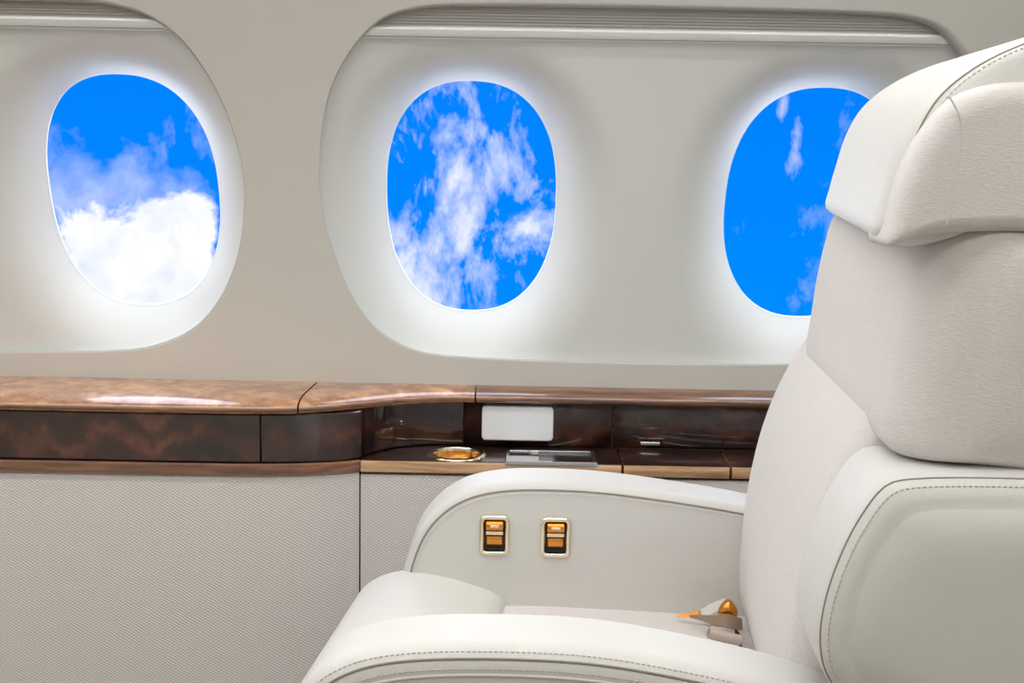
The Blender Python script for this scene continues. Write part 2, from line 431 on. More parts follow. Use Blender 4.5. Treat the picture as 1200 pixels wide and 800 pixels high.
def build_panel(name, outline, centres, mids, parent, label):
    vs = []; fs = []; NA = 192; NR = 34
    for ci, c in enumerate(centres):
        lo, hi = mids[ci]
        k0 = len(vs)
        for a in range(NA):
            ang = 2 * math.pi * a / NA; r0 = ovalr(ang); r1 = hit(outline, c, ang); ra = r1
            dx = math.cos(ang)
            if hi is not None and dx > 1e-6: r1 = min(r1, (hi - c.x) / dx) if r1 else (hi - c.x) / dx
            if lo is not None and dx < -1e-6: r1 = min(r1, (lo - c.x) / dx) if r1 else (lo - c.x) / dx
            edge_hit = ra is not None and r1 >= ra - 1e-9
            for j in range(NR + 1):
                t = (j / NR) ** 1.35; r = r0 + (r1 + (.012 if edge_hit else 0) - r0) * t
                p = c + Vector((math.cos(ang), math.sin(ang))) * r
                vs.append(cyl(p.x, p.y, REC + funnel(p, c)))
        for a in range(NA):
            b_ = (a + 1) % NA
            for j in range(NR):
                fs.append((k0 + a * (NR + 1) + j, k0 + b_ * (NR + 1) + j, k0 + b_ * (NR + 1) + j + 1, k0 + a * (NR + 1) + j + 1))
    o = link(name, fix(mesh(name, vs, fs)), M['panel'], parent)
    return tag(o, label, 'window surround', kind='structure')
W0C = Vector((W1C.x - .5, W1C.y))
build_panel('trim_1', OUT1, [W0C, W1C], [(None, mid01), (mid01, None)], None, 'glossy white moulded surround round the left window, cut by the photo edge')
build_panel('trim_2', OUT2, [W2C, W3C], [(None, mid23), (mid23, None)], None, 'long glossy white moulded surround round the middle and right windows')
# lining with two rounded openings and a turned-in lip
wall = empty('wall_back', (0, 1.98, 0), label='curved cream cabin side wall with window openings above woven fabric panels', cat='wall', kind='structure')
def lining():
    vs = []; fs = []; um = (US(287, 240).x + US(374, 205).x) / 2
    for outline, c, x0, x1 in ((OUT1, Vector((mid01, W1C.y)), XL, um), (OUT2, Vector((mid23, W2C.y)), um, XR)):
        rect = [Vector((x0, S_BOT)), Vector((x1, S_BOT)), Vector((x1, S_TOP)), Vector((x0, S_TOP))]
        pts = resample(outline, 260); NR = 22; k0 = len(vs); n = len(pts)
        # lip: five steps turning inwards, then the face out to the rectangle
        lip = [(.004, .020), (.0035, .008), (.003, .003), (.0015, .0008), (-.001, .0)]
        ins = [inset(pts, -e) for e, _ in lip]
        m = len(lip) + NR
        for i in range(n):
            for (e, dep), q in zip(lip, ins): vs.append(cyl(q[i].x, q[i].y, dep))
            v = ins[-1][i] - c; ang = math.atan2(v.y, v.x); rr = hit(rect, c, ang)
            for j in range(1, NR + 1):
                t = (j / NR) ** 1.2; r = v.length + (rr - v.length) * t
                q = c + Vector((math.cos(ang), math.sin(ang))) * r; vs.append(cyl(q.x, q.y, 0))
        for i in range(n):
            b_ = (i + 1) % n
            for j in range(m - 1): fs.append((k0 + i * m + j, k0 + b_ * m + j, k0 + b_ * m + j + 1, k0 + i * m + j + 1))
        # corners of the rectangle, which the fan cuts off
        for cr in rect:
            ang = math.atan2(cr.y - c.y, cr.x - c.x)
            bi = None
            for i in range(n):
                a1 = math.atan2(ins[-1][i].y - c.y, ins[-1][i].x - c.x); a2 = math.atan2(ins[-1][(i + 1) % n].y - c.y, ins[-1][(i + 1) % n].x - c.x)
                d1 = (ang - a1 + math.pi) % (2 * math.pi) - math.pi; d2 = (ang - a2 + math.pi) % (2 * math.pi) - math.pi
                if d1 * d2 <= 0 and abs(d1) < 1: bi = i; break
            if bi is not None:
                vs.append(cyl(cr.x, cr.y)); fs.append((k0 + bi * m + m - 1, k0 + ((bi + 1) % n) * m + m - 1, len(vs) - 1))
    return fix(mesh('lining', vs, fs))
link('lining', lining(), M['shell'], wall)
# windows: glass pane and a slim inner rim
for i, c in ((1, W1C), (2, W2C), (3, W3C)):
    ww = ['', 'the leftmost window, a big white cloud filling its lower half', 'the middle window, full of thin streaked cloud', 'the right window behind the seat headrest, almost clear blue'][i]
    root = empty('window_%d' % i, cyl(c.x, c.y, W_OFF + REC), label='oval cabin window: ' + ww, cat='window', kind='structure')
    NA = 128; rows = []
    for f in (1.0, .7, .35, .02):
        rows.append([cyl(c.x + math.cos(2 * math.pi * a / NA) * (ovalr(2 * math.pi * a / NA) + .004) * f, c.y + math.sin(2 * math.pi * a / NA) * (ovalr(2 * math.pi * a / NA) + .004) * f, W_OFF + REC + .010) for a in range(NA)])
    link('pane', grid_mesh('pane', rows, True), M['glass'], root)
    rows = []
    for e, dep in ((.0, -.0005), (-.0012, .0005), (-.0014, .003), (.002, .008), (.008, .014)):
        rows.append([cyl(c.x + math.cos(2 * math.pi * a / NA) * (ovalr(2 * math.pi * a / NA) + e), c.y + math.sin(2 * math.pi * a / NA) * (ovalr(2 * math.pi * a / NA) + e), W_OFF + REC + dep) for a in range(NA)])
    link('inner_rim', fix(grid_mesh('inner_rim', rows, True)), M['panel'], root)
# the window beyond the left edge, closed blind: a plain pane
rows = []
for f in (1.05, .5, .02): rows.append([cyl(W0C.x + math.cos(2 * math.pi * a / 64) * ovalr(2 * math.pi * a / 64) * f, W0C.y + math.sin(2 * math.pi * a / 64) * ovalr(2 * math.pi * a / 64) * f, W_OFF + REC + .004) for a in range(64)])
# pleated blinds stowed at the top of each surround
def blind(outline, us0, us1, label, nm='window_blind'):
    # us0/us1: (u,s) of the lower edge of the pleats at both ends
    loc = cyl((us0.x + us1.x) / 2, us0.y, .01)
    root = empty(nm, loc, label=label, cat='blind')
    n = 240; RH = .0165; rows_u = []
    s_l = lambda u: us0.y + (us1.y - us0.y) * (u - us0.x) / (us1.x - us0.x)
    inner = inset(resample(outline, 400), -.0025)
    def topat(u):
        best = -9; m = len(inner)
        for i in range(m):
            a = inner[i]; b = inner[(i + 1) % m]
            if (a.x - u) * (b.x - u) <= 0 and a.x != b.x:
                s = a.y + (b.y - a.y) * (u - a.x) / (b.x - a.x); best = max(best, s)
        return best
    umin = min(p.x for p in inner); umax = max(p.x for p in inner)
    # pleats
    us = [umin + (umax - umin) * i / n for i in range(n + 1)]
    us = [u for u in us if topat(u) > s_l(u) + .0003]
    K = 26; rows = []
    for k in range(K + 1):
        r = []
        for u in us:
            b0 = s_l(u); t = topat(u); s = min(b0 + k * .0021, t); r.append(cyl(u, s, .0088 if k % 2 else .0070))
        rows.append(r)
    link('pleated_cloth', fix(grid_mesh('pleated_cloth', rows), .3), M['pleat'], root, smooth=False)
    us = [umin + (umax - umin) * i / n for i in range(n + 1)]
    us = [u for u in us if topat(u) > s_l(u) - RH + .0005]
    prof = [(0, .0115), (0, .004), (-.0015, .0022), (-RH * .5, .0018), (-RH * .72, .0026), (-RH * .76, .006), (-RH * .84, .006), (-RH * .88, .0036), (-RH, .0045), (-RH, .0118)]
    rows = [[cyl(u, min(s_l(u) + ds, topat(u)), of) for u in us] for ds, of in prof]
    link('bottom_rail', fix(grid_mesh('bottom_rail', rows), .6), M['panel'], root)
blind(OUT2, US(432, 33), US(1090, 43), 'long grey pleated blind stowed above the middle and right windows')
a1, a2 = US(0, 21), US(186, 24.5); a2 = Vector((a2.x, a1.y)); blind(OUT1, a1, a2, 'short grey pleated blind stowed above the left window')
# ceiling, far wall, floor, bulkheads
def arc(name, a0, a1, mat, parent, n=40):
    rows = [[cyl(u, R0 * (a0 + (a1 - a0) * i / n)) for u in (XL, -.5, .5, XR)] for i in range(n + 1)]
    return link(name, grid_mesh(name, rows), mat, parent)
tag(arc('ceiling', S_TOP / R0, math.pi - .75, M['ceiling'], None), 'smooth curved cream cabin ceiling overhead', 'ceiling', kind='structure')
tag(arc('wall_front', math.pi - .75, math.pi + .50, M['shell'], None), 'cream cabin side wall across the aisle', 'wall', kind='structure')
def quad(name, vs, mat, label, cat):
    return tag(link(name, mesh(name, vs, [tuple(range(len(vs)))]), mat, None, False), label, cat, kind='structure')
quad('floor', [(XL, -.30, 0), (XR, -.30, 0), (XR, 1.90, 0), (XL, 1.90, 0)], M['carpet'], 'beige carpeted cabin floor', 'floor')
for nm, x, lb in (('wall_left', XL, 'plain cream bulkhead closing the cabin on the left'), ('wall_right', XR, 'plain cream bulkhead closing the cabin on the right')):
    quad(nm, [(x, YA + 1.2 * math.cos(a), max(0, ZA + 1.2 * math.sin(a))) for a in [math.radians(-30 + 240 * k / 40) for k in range(41)]], M['shell'], lb, 'wall')
rows = [[cyl(u, R0 * (-.62 + .68 * i / 20), .012) for u in (XL, XR)] for i in range(21)]
link('leak_screen', grid_mesh('leak_screen', rows), M['dark'], wall)  # unseen dark sheet added behind the lower wall to stop sky light leaking in
# ceiling light strips (lamps)
def strip(ang, w, s, label, x0=XL + .1, x1=XR - .1):
    a0 = ang - w / R0 / 2; a1 = ang + w / R0 / 2
    rows = [[cyl(u, R0 * (a0 + (a1 - a0) * i / 6), -.004 - .006 * math.sin(math.pi * i / 6)) for u in (x0, x1)] for i in range(7)]
    o = link('ceiling_light', grid_mesh('ceiling_light', rows), emit('lamp_strip', LAMP_COL, s), None)
    return tag(o, label, 'light')
strip(math.radians(62), .07, L_WINDOW_STRIP, 'long white light strip above the windows, on the window side of the ceiling')
strip(math.radians(122), .07, L_AISLE_FILL, 'long white fill strip added on the aisle side of the ceiling to brighten the window wall')  # added fill, gives the window wall more light from the front
strip(math.radians(92), .22, L_CENTRE_STRIP, 'wide white light strip along the centre of the ceiling')
# ------------------------------------------------------------------ side console
ZT = CZ - .3665; ZB = CZ - .386; ZS = CZ - .4565; ZF = CZ - .474
con = empty('side_console', (-.3, 1.9, ZF), label='glossy walnut side ledge with dark drawer fronts and a recessed shelf below the windows', cat='console')
edge = catmull([Vector(p) for p in ((XL, 1.828), (-.9, 1.828), (-.42, 1.828), (-.345, 1.831), (-.289, 1.842), (-.235, 1.867), (-.19, 1.896), (-.145, 1.922), (-.10, 1.937), (-.055, 1.942), (.3, 1.942), (XR, 1.942))], 12)
def edge_y(x):
    for a, b in zip(edge, edge[1:]):
        if a.x <= x <= b.x: return a.y + (b.y - a.y) * (x - a.x) / max(b.x - a.x, 1e-9)
    return edge[-1].y
def sweep(name, xs, fy, prof, mat, parent, backy):
    """prof: list of (dy towards the room, z); fy(x): front line. closes to the back"""
    rows = []
    for x in xs:
        y = fy(x); sec = [Vector((x, backy, prof[0][1]))] + [Vector((x, y - dy, z)) for dy, z in prof] + [Vector((x, backy, prof[-1][1]))]
        rows.append(sec)
    me = grid_mesh(name, rows, True); bm = bmesh.new(); bm.from_mesh(me); bm.verts.ensure_lookup_table()
    k = len(rows[0]); n = len(bm.verts)
    bm.faces.new([bm.verts[i] for i in range(k)]); bm.faces.new([bm.verts[n - k + i] for i in range(k)])
    bm.to_mesh(me); bm.free(); return link(name, fix(me, .9), mat, parent)
def xr(a, b, n): return [a + (b - a) * i / n for i in range(n + 1)]
def ledgeprof(zt, zb, r):
    o = []
    for k in range(7): a = math.pi / 2 * k / 6; o.append((-.042 + .042 * math.sin(a), zt - r + r * math.cos(a)))
    o += [(0, zb + .003), (-.003, zb)]
    return o
G = .0012
s1 = P(349, 475, 1.842).x; s2 = P(557, 465, 1.94).x
# tops with a slanting saw cut at the left seam: cut along a line towards the wall
for nm, a, b in (('ledge_board', XL + .02, s1 - G), ('ledge_board', s1 + G, s2 - G), ('ledge_board', s2 + G, XR - .02)):
    xs = xr(a, b, 90 if b - a > .5 else 50)
    o = sweep(nm, xs, edge_y, ledgeprof(ZT, ZB + .0, .013), [M['wood_top'], M['wood_edge']], con, 1.998)
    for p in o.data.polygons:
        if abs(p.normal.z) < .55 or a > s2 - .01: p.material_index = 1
    # shear the cut so the joint runs back and to the right, as in the photograph
    for v in o.data.vertices:
        xw = v.co.x + con.location.x; yw = v.co.y + con.location.y
        if abs(xw - (s1 - G)) < 1e-4 or abs(xw - (s1 + G)) < 1e-4:
            v.co.x += (yw - edge_y(s1)) * .05
# dark drawer fronts
fas = catmull([Vector(p) for p in ((XL, 1.836), (-.9, 1.836), (-.42, 1.836), (-.345, 1.838), (-.30, 1.843), (-.262, 1.851), (-.228, 1.863), (-.2105, 1.8775), (-.2065, 1.895))], 12)
def fas_y(x):
    for a, b in zip(fas, fas[1:]):
        if a.x <= x <= b.x: return a.y + (b.y - a.y) * (x - a.x) / max(b.x - a.x, 1e-9)
    return fas[-1].y
def along(path, x0, x1): return [p for p in path if x0 <= p.x <= x1]
def curtain(name, pts, z0, z1, th, mat, parent, r=.0015):
    """upright board following a plan path, with thickness th away from the room"""
    rows = []
    n = len(pts)
    for i, p in enumerate(pts):
        t = (pts[min(i + 1, n - 1)] - pts[max(i - 1, 0)]).normalized(); nn = Vector((-t.y, t.x))  # pointing away from the room
        f = p; bk = p + nn * th
        rows.append([Vector((f.x + nn.x * r, f.y + nn.y * r, z1)), Vector((f.x, f.y, z1 - r)), Vector((f.x, f.y, z0 + r)), Vector((f.x + nn.x * r, f.y + nn.y * r, z0)),
                     Vector((bk.x, bk.y, z0)), Vector((bk.x, bk.y, z1))])
    me = grid_mesh(name, rows, True); bm = bmesh.new(); bm.from_mesh(me); bm.verts.ensure_lookup_table(); m_ = len(bm.verts)
    bm.faces.new([bm.verts[i] for i in range(6)]); bm.faces.new([bm.verts[m_ - 6 + i] for i in range(6)]); bm.to_mesh(me); bm.free()
    return link(name, fix(me, .7), mat, parent)
gx = P(306, 515, 1.842).x
A_ = [Vector((XL + .02, 1.836))] + along(fas, XL + .05, gx - .0014) ; A_[-1] = Vector((gx - .0014, fas_y(gx)))
B_ = [Vector((gx + .0014, fas_y(gx)))] + along(fas, gx + .004, 0)
curtain('drawer_front', A_, ZS + .0015, ZB - .0015, .012, M['wood_dark'], con)
curtain('drawer_front', B_, ZS + .0015, ZB - .0015, .012, M['wood_dark'], con)
rbox('drawer_gap', (gx - .012, fas_y(gx) + .006, ZS + .001), (gx + .012, fas_y(gx) + .02, ZB - .001), 0, M['dark'], con)
# lower trim strips
low = catmull([Vector(p) for p in ((XL, 1.832), (-.9, 1.832), (-.42, 1.832), (-.345, 1.835), (-.30, 1.841), (-.26, 1.851), (-.225, 1.863), (-.2105, 1.871))], 12)
curtain('edge_strip', [Vector((XL + .02, 1.832))] + along(low, XL + .05, 9), ZF, ZS, .05, M['wood_edge'], con, .0025)
# niche: side return, back, shelf
NB = 1.975
side = catmull([Vector(p) for p in ((-.2060, 1.893), (-.195, 1.915), (-.170, 1.945), (-.135, 1.966), (-.10, NB - .001), (-.07, NB))], 8)
curtain('niche_return', side, ZS + .0005, ZB - .001, .006, M['wood_dark'], con)
nsx = P(700, 500, NB).x
curtain('niche_panel', [Vector((-.069, NB)), Vector((.15, NB))] , ZS + .0005, ZB - .001, .006, M['wood_dark'], con)
curtain('niche_panel', [Vector((.1515, NB)), Vector((.60, NB))] , ZS + .0005, ZB - .001, .006, M['wood_dark'], con)
curtain('niche_panel', [Vector((.6015, NB)), Vector((XR - .02, NB))] , ZS + .0005, ZB - .001, .006, M['wood_dark'], con)
SY = 1.871                                                # front edge of the shelf
l1 = P(729.5, 555, SY).x; l2 = P(856, 562, SY).x
def shelf_prof(): return [(-.004, ZS), (-.0012, ZS - .0008), (0, ZS - .004), (0, ZF + .002), (-.002, ZF)]
CUPC = Vector((PZ(535, 534.5, ZS).x, PZ(535, 534.5, ZS).y)); CUPR = .0405; CUPC.y = SY + .0455
print('cup', CUPC)
# shelf board with a round hole for the cup well
def shelf_hole(x0, x1, nm):
    o = sweep(nm, [x0, x1], lambda x: SY, shelf_prof(), [M['wood_dark'], M['wood_light']], con, NB + .004)
    bm = bmesh.new(); bm.from_mesh(o.data)
    top = max(bm.faces, key=lambda f: f.normal.z * f.calc_area()); z = top.verts[0].co.z
    rect = [v for v in top.verts]; bm.faces.remove(top)
    n = 48; off = -Vector(con.location)
    ring = [bm.verts.new((CUPC.x + off.x + CUPR * math.cos(2 * math.pi * i / n), CUPC.y + off.y + CUPR * math.sin(2 * math.pi * i / n), z)) for i in range(n)]
    es = [bm.edges.new((ring[i], ring[(i + 1) % n])) for i in range(n)]
    be = [e for e in bm.edges if len(e.link_faces) == 1 and all(abs(v.co.z - z) < 1e-6 for v in e.verts)]
    bmesh.ops.triangle_fill(bm, use_beauty=True, edges=list(set(es + be)))
    bmesh.ops.recalc_face_normals(bm, faces=bm.faces)
    bm.to_mesh(o.data); bm.free()
    for p in o.data.polygons: p.use_smooth = False
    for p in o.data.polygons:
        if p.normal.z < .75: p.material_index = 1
    return o
shelf_hole(-.2095, l1 - .0018, 'shelf_board')
def lid(a, b):
    o = sweep('storage_lid', [a, b], lambda x: SY, shelf_prof(), [M['wood_dark'], M['wood_light']], con, NB - .003)
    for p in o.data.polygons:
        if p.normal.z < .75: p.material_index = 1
    return o
lid(l1 + .0018, l2 - .0018); lid(l2 + .0018, XR - .02)
rbox('shelf_support', (l1 - .02, SY + .012, ZF - .004), (XR - .03, NB - .002, ZF - .0005), 0, M['dark'], con)
# cup well
def lathe(name, prof, c, z, mat, parent, n=64, ang=.6):
    rows = [[Vector((c.x + r * math.cos(2 * math.pi * i / n), c.y + r * math.sin(2 * math.pi * i / n), z + h)) for i in range(n)] for r, h in prof]
    return link(name, fix(grid_mesh(name, rows, True), ang), mat, parent)
cup = lathe('cup_holder', [(.0340, -.008), (.0345, .0005), (.0355, .0022), (.0385, .0028), (.0425, .0014), (.0432, .0002), (.0400, -.001)], CUPC, ZS, M['gold'], con)
tag(cup, 'pale gold ring of the cup holder')
cw = lathe('cup_well', [(.0348, .0005), (.0335, -.008), (.031, -.013), (.026, -.0155), (.015, -.0165), (.0001, -.0168)], CUPC, ZS, M['brass'], cup); tag(cw, 'amber inside of the cup holder')
# metal plate with sliding cover set in the shelf
c1 = PZ(592, 542.5, ZS); c2 = PZ(704, 545.5, ZS); c3 = PZ(693, 530, ZS); c4 = PZ(601, 528.6, ZS)
tx0 = c1.x; tx1 = (c2.x + c3.x) / 2; ty0 = c1.y; ty1 = c4.y
print('tray', tx0, tx1, ty0, ty1)
def frame(name, x0, x1, y0, y1, w, z, h, mat, parent):   # flat rectangular ring
    o = [(x0, y0), (x1, y0), (x1, y1), (x0, y1)]; i = [(x0 + w, y0 + w), (x1 - w, y0 + w), (x1 - w, y1 - w), (x0 + w, y1 - w)]; b = .0012
    rows = []
    for q, zz in ((o, z - .002), (o, z + h - b), ([(x0 + b, y0 + b), (x1 - b, y0 + b), (x1 - b, y1 - b), (x0 + b, y1 - b)], z + h), (i, z + h), (i, z - .002)):
        rows.append([Vector((a[0], a[1], zz)) for a in q])
    return link(name, fix(grid_mesh(name, rows, True)), mat, parent, False)
tray = frame('metal_tray', tx0, tx1, ty0, ty1, .006, ZS, .003, M['chrome'], con); tag(tray, 'silver metal plate let into the shelf')
rbox('tray_plate', (tx0 + .006, ty0 + .006, ZS), (tx0 + .048, ty1 - .006, ZS + .0022), .0005, M['chrome'], tray)
rbox('tray_cover', (tx0 + .0485, ty0 + .006, ZS), (tx1 - .006, ty1 - .006, ZS + .0016), .0005, plain('grey_metal_cover', (.25, .26, .27), .25, metal=1), tray)
rbox('tray_lip', (tx0 + .036, ty1 - .009, ZS + .0015), (tx1 - .007, ty1 - .0075, ZS + .004), .0005, M['chrome'], tray)
a = P(750, 526.5, NB - .002); b = P(773, 526.5, NB - .002)
lt = rbox('bar', (a.x, NB - .005, ZS + .006), (b.x, NB - .0005, ZS + .0115), .0014, M['chrome'], con); tag(lt, 'small chrome latch')  # small chrome piece on the niche back, just above the shelf
# blank white panel on the niche back
a = P(565, 475.5, 1.955); b = P(648, 517, 1.955)
op = rr2((a.x + b.x) / 2, (a.z + b.z) / 2, (b.x - a.x) / 2, (a.z - b.z) / 2, .005)
pr = empty('control_panel', ((a.x + b.x) / 2, 1.96, b.z), label='blank white rounded rectangular panel on the dark wood behind the shelf', cat='panel')
o, _ = pillow('housing', op, 1.955, 1.955, 1.9745, .001, M['white'], pr, puff=0, n=60)
op2 = rr2((a.x + b.x) / 2, (a.z + b.z) / 2, (b.x - a.x) / 2 - .0016, (a.z - b.z) / 2 - .0016, .004)
pillow('face_plate', op2, 1.955, 1.9535, 1.957, .0004, M['white'], pr, puff=0, n=60)
# ------------------------------------------------------------------ woven lower wall panels
fab = catmull([Vector(p) for p in ((XL, 1.838), (-.9, 1.838), (-.42, 1.838), (-.345, 1.841), (-.30, 1.847), (-.26, 1.857), (-.23, 1.867), (-.2118, 1.8755))], 10)
fp = curtain('fabric_panel', [Vector((XL + .01, 1.838))] + along(fab, XL + .05, 9), .0, ZF - .0008, .02, M['wallfabric'], wall)
fp2 = curtain('fabric_panel', [Vector((-.2098, 1.8755)), Vector((-.2, 1.876)), Vector((0, 1.876)), Vector((.5, 1.876)), Vector((XR - .01, 1.876))], .0, ZF - .005, .02, M['wallfabric'], wall)
rbox('gap_backing', (XL + .02, 1.8995, .01), (XR - .02, 1.9050, ZF - .02), 0, M['dark'], wall)
# ------------------------------------------------------------------ the seat
seat = empty('cabin_seat', (.15, 1.3, .0), label='ivory leather and cream fabric armchair facing left beside the walnut side ledge', cat='seat')
def OL(pxs, Y, n=8, extra=None):                          # pixel outline on a plane -> smooth (x,z) outline
    pts = [Vector((P(x, y, Y).x, P(x, y, Y).z)) for x, y in pxs]
    if extra: pts += [Vector(e) for e in extra]
    return catmull(pts, n, True)
def OL2(pxs, Yx, Yz, n=8, extra=None):                    # as OL, with x read at one depth and z at another
    pts = [Vector((P(x, y, Yx).x, P(x, y, Yz).z)) for x, y in pxs]
    if extra: pts += [Vector(e) for e in extra]
    return catmull(pts, n, True)
def sub(path, f0, f1): n = len(path); return path[int(n * f0):int(n * f1) + 1]
# far armrest
oa = OL([(470, 690), (477, 655), (492, 618), (515, 592), (545, 574), (590, 565), (640, 564), (700, 567), (780, 577), (880, 594)], 1.50,
        extra=[(.34, P(880, 610, 1.5).z), (.40, P(880, 640, 1.5).z), (.40, .36), (.1, .34), (-.10, .36)])
arm_f, rimf = pillow('armrest', oa, 1.5, 1.49, 1.575, .014, M['leather'], seat, puff=.0015)
tag(arm_f, 'far armrest with two gold controls')
def pick(path, cond):
    """the longest cyclic run of points meeting cond"""
    n = len(path); ok = [cond(p) for p in path]
    st = next((i for i in range(n) if ok[i] and not ok[i - 1]), 0); run = []
    for k in range(n):
        p = path[(st + k) % n]
        if cond(p): run.append(p)
        else: break
    return run
z0 = P(600, 690, 1.5).z - .06
rf = pick(rimf('near', -.003, .0004), lambda p: p.z > z0 and p.x < .33)
link('seam', tube_mesh('seam', rf, .0011), M['seam'], arm_f)
st = pick(rimf('near', .001, .0006), lambda p: p.z > z0 and p.x < .33)
stitches(st, .0042, .0028, .0005, 'stitching', arm_f)
# near armrest
on = OL([(352, 806), (382, 776), (425, 757), (490, 748), (600, 747), (700, 753), (800, 770), (900, 793), (985, 823)], 1.03,
        extra=[(.30, P(985, 850, 1.03).z), (.34, P(985, 870, 1.03).z), (.34, .40), (.1, .36), (-.16, .40), (-.172, .52)])
arm_n, rimn = pillow('armrest', on, 1.03, 1.005, 1.10, .020, M['leather'], seat, shear=.06, puff=.002)
tag(arm_n, 'near armrest')
rn = pick(rimn('near', -.006, .0003), lambda p: p.z > .52 and p.x < .24)
link('seam', tube_mesh('seam', rn, .0011), M['seam'], arm_n)
stitches(pick(rimn('near', -.0105, .0005), lambda p: p.z > .52 and p.x < .24), .0042, .0028, .0005, 'stitching', arm_n)
rn2 = pick(rimn('near', .001, .0008), lambda p: p.z > .52 and p.x < .24)
stitches(rn2, .0042, .0028, .0006, 'stitching', arm_n)
link('piping', tube_mesh('piping', pick(rimn('near', .006, .0), lambda p: p.z > .50 and p.x < .24), .0015), M['leather'], arm_n)
# seat cushion: fabric middle, leather nose
zc = P(700, 711, 1.49).z
oc = catmull([Vector(p) for p in ((-.035, zc - .004), (.0, zc), (.1, zc - .002), (.2, zc - .006), (.30, zc - .012), (.33, zc - .03), (.33, .36), (.15, .35), (-.03, .36), (-.05, zc - .04))], 8, True)
cush, _ = pillow('seat_cushion', oc, 1.3, 1.09, 1.512, .018, M['fabric'], seat, shear=.05, puff=0)
nose, _ = pillow('seat_front_bolster', OL([(392, 830), (394, 760), (402, 726), (418, 702), (445, 688), (475, 684), (510, 688), (548, 698), (578, 710), (588, 724)], 1.45,
        extra=[(.0, .42), (-.05, .34), (-.15, .33), (-.185, .38)]), 1.45, 1.095, 1.525, .03, M['leather'], seat, shear=.10, puff=.004)
tag(nose, 'ivory leather roll at the front of the cushion')
# lower cushion base under seat (down to the floor)
rbox('seat_base', (-.06, 1.12, .06), (.30, 1.48, .36), .03, M['leather'], seat)
rbox('seat_plinth', (-.02, 1.15, .0), (.26, 1.45, .07), .01, plain('grey_plinth', (.2, .19, .18), .5), seat)
# lumbar cushion
lum, _ = pillow('lumbar_cushion', OL2([(955, 410), (932, 445), (913, 482), (896, 528), (884, 575), (875, 625), (869, 680), (867, 725), (872, 765), (884, 800)], 1.45, 1.35,
        extra=[(.26, .42), (.36, .44), (.40, .6), (.42, .8), (.36, .87)]), 1.45, 1.095, 1.505, .035, M['fabric'], seat, shear=.05, puff=.004, belly=.0, soft=True, zf=.4)
# upper backrest
zb_ = P(1100, 548, 1.02).z; zt_ = P(1100, 268, 1.03).z
ub, rimu = pillow('backrest', OL2([(979, 262), (970, 290), (960, 335), (953, 380), (947, 420), (948, 440)], 1.42, 1.36,
        extra=[(.322, zb_ + .004), (.36, zb_), (.58, zb_ - .002), (.62, .88), (.60, zt_ - .004), (.54, zt_ + .006), (.40, zt_ + .006), (.35, zt_ + .004)]),
        1.42, 1.005, 1.50, .055, M['fabric'], seat, shear=.05, puff=.006, r1=.07, soft=True, zf=.25)
# leather side panel of the lower back
sp, rims = pillow('side_panel', OL([(1055, 546), (1026, 553), (996, 590), (971, 640), (955, 690), (950, 730), (955, 765), (974, 797), (1006, 825), (1070, 850)], 1.02,
        extra=[(.45, .56), (.62, .60), (.64, .7), (.60, P(1190, 556, 1.02).z - .01), (.50, P(1190, 552, 1.02).z)]), 1.02, .975, 1.11, .022, M['leather'], seat, shear=.05, puff=.009, soft=True)
tag(sp, 'ivory leather side panel')
stitches(pick(rims('near', -.010, .0006), lambda p: p.x < .55), .0042, .0028, .0006, 'stitching', sp)
link('seam', tube_mesh('seam', pick(rims('near', -.0145, .0), lambda p: p.x < .55), .0008), M['seam'], sp)
# headrest
zh_ = P(1040, 294, 1.05).z
hr, rimh = pillow('headrest', OL2([(972, 262), (976, 236), (985, 200), (998, 155), (1017, 118), (1047, 88), (1088, 63), (1140, 44), (1200, 36), (1260, 34)], 1.38, 1.16,
        extra=[(.62, P(1210, 37, 1.16).z), (.66, P(1210, 90, 1.16).z), (.66, zh_ + .03), (.58, zh_ + .025), (.40, zh_ + .022), (.345, zh_ + .004)]),
        1.38, 1.018, 1.46, .034, M['leather'], seat, shear=.13, puff=.002, soft=True, zf=.35)
tag(hr, 'ivory leather headrest pad')
hs, rimhs = pillow('headrest_side', OL([(1033, 287), (1038, 255), (1052, 203), (1076, 152), (1108, 116), (1150, 100), (1210, 97)], 1.03,
        extra=[(.50, P(1210, 97, 1.03).z), (.55, P(1210, 110, 1.03).z), (.57, P(1210, 150, 1.03).z), (.57, P(1210, 220, 1.03).z), (.55, P(1210, 256, 1.03).z), (.50, zt_ + .001), (.40, zt_), (.34, zt_ - .0005), (P(1062, 276, 1.03).x, P(1062, 276, 1.03).z)]),
        1.03, .999, 1.08, .016, M['fabric'], seat, puff=0, soft=True)
tag(hs, 'cream fabric side of the headrest')
st = pick(rimh('near', -.010, .0008), lambda p: p.z > P(1040, 250, 1.03).z and p.x < .6)
stitches(st, .0042, .0028, .0006, 'stitching', hr)
link('seam', tube_mesh('seam', pick(rimh('near', -.015, .0002), lambda p: p.z > P(1040, 250, 1.03).z and p.x < .6), .0008), M['seam'], hr)
sv = catmull([P(x, y, .9992) for x, y in ((1112, 113), (1126, 140), (1124, 180), (1115, 232), (1109, 264))], 6)
link('seam', tube_mesh('seam', sv, .0007), M['fabric'], hs)
far_b, _ = pillow('side_bolster', OL([(965, 408), (942, 440), (921, 475), (902, 522), (890, 575), (884, 625), (884, 700)], 1.50,
        extra=[(.30, .6), (.42, .6), (.42, .8), (.36, .87)]), 1.50, 1.49, 1.53, .012, M['leather'], seat, shear=.07, puff=.002, soft=True)
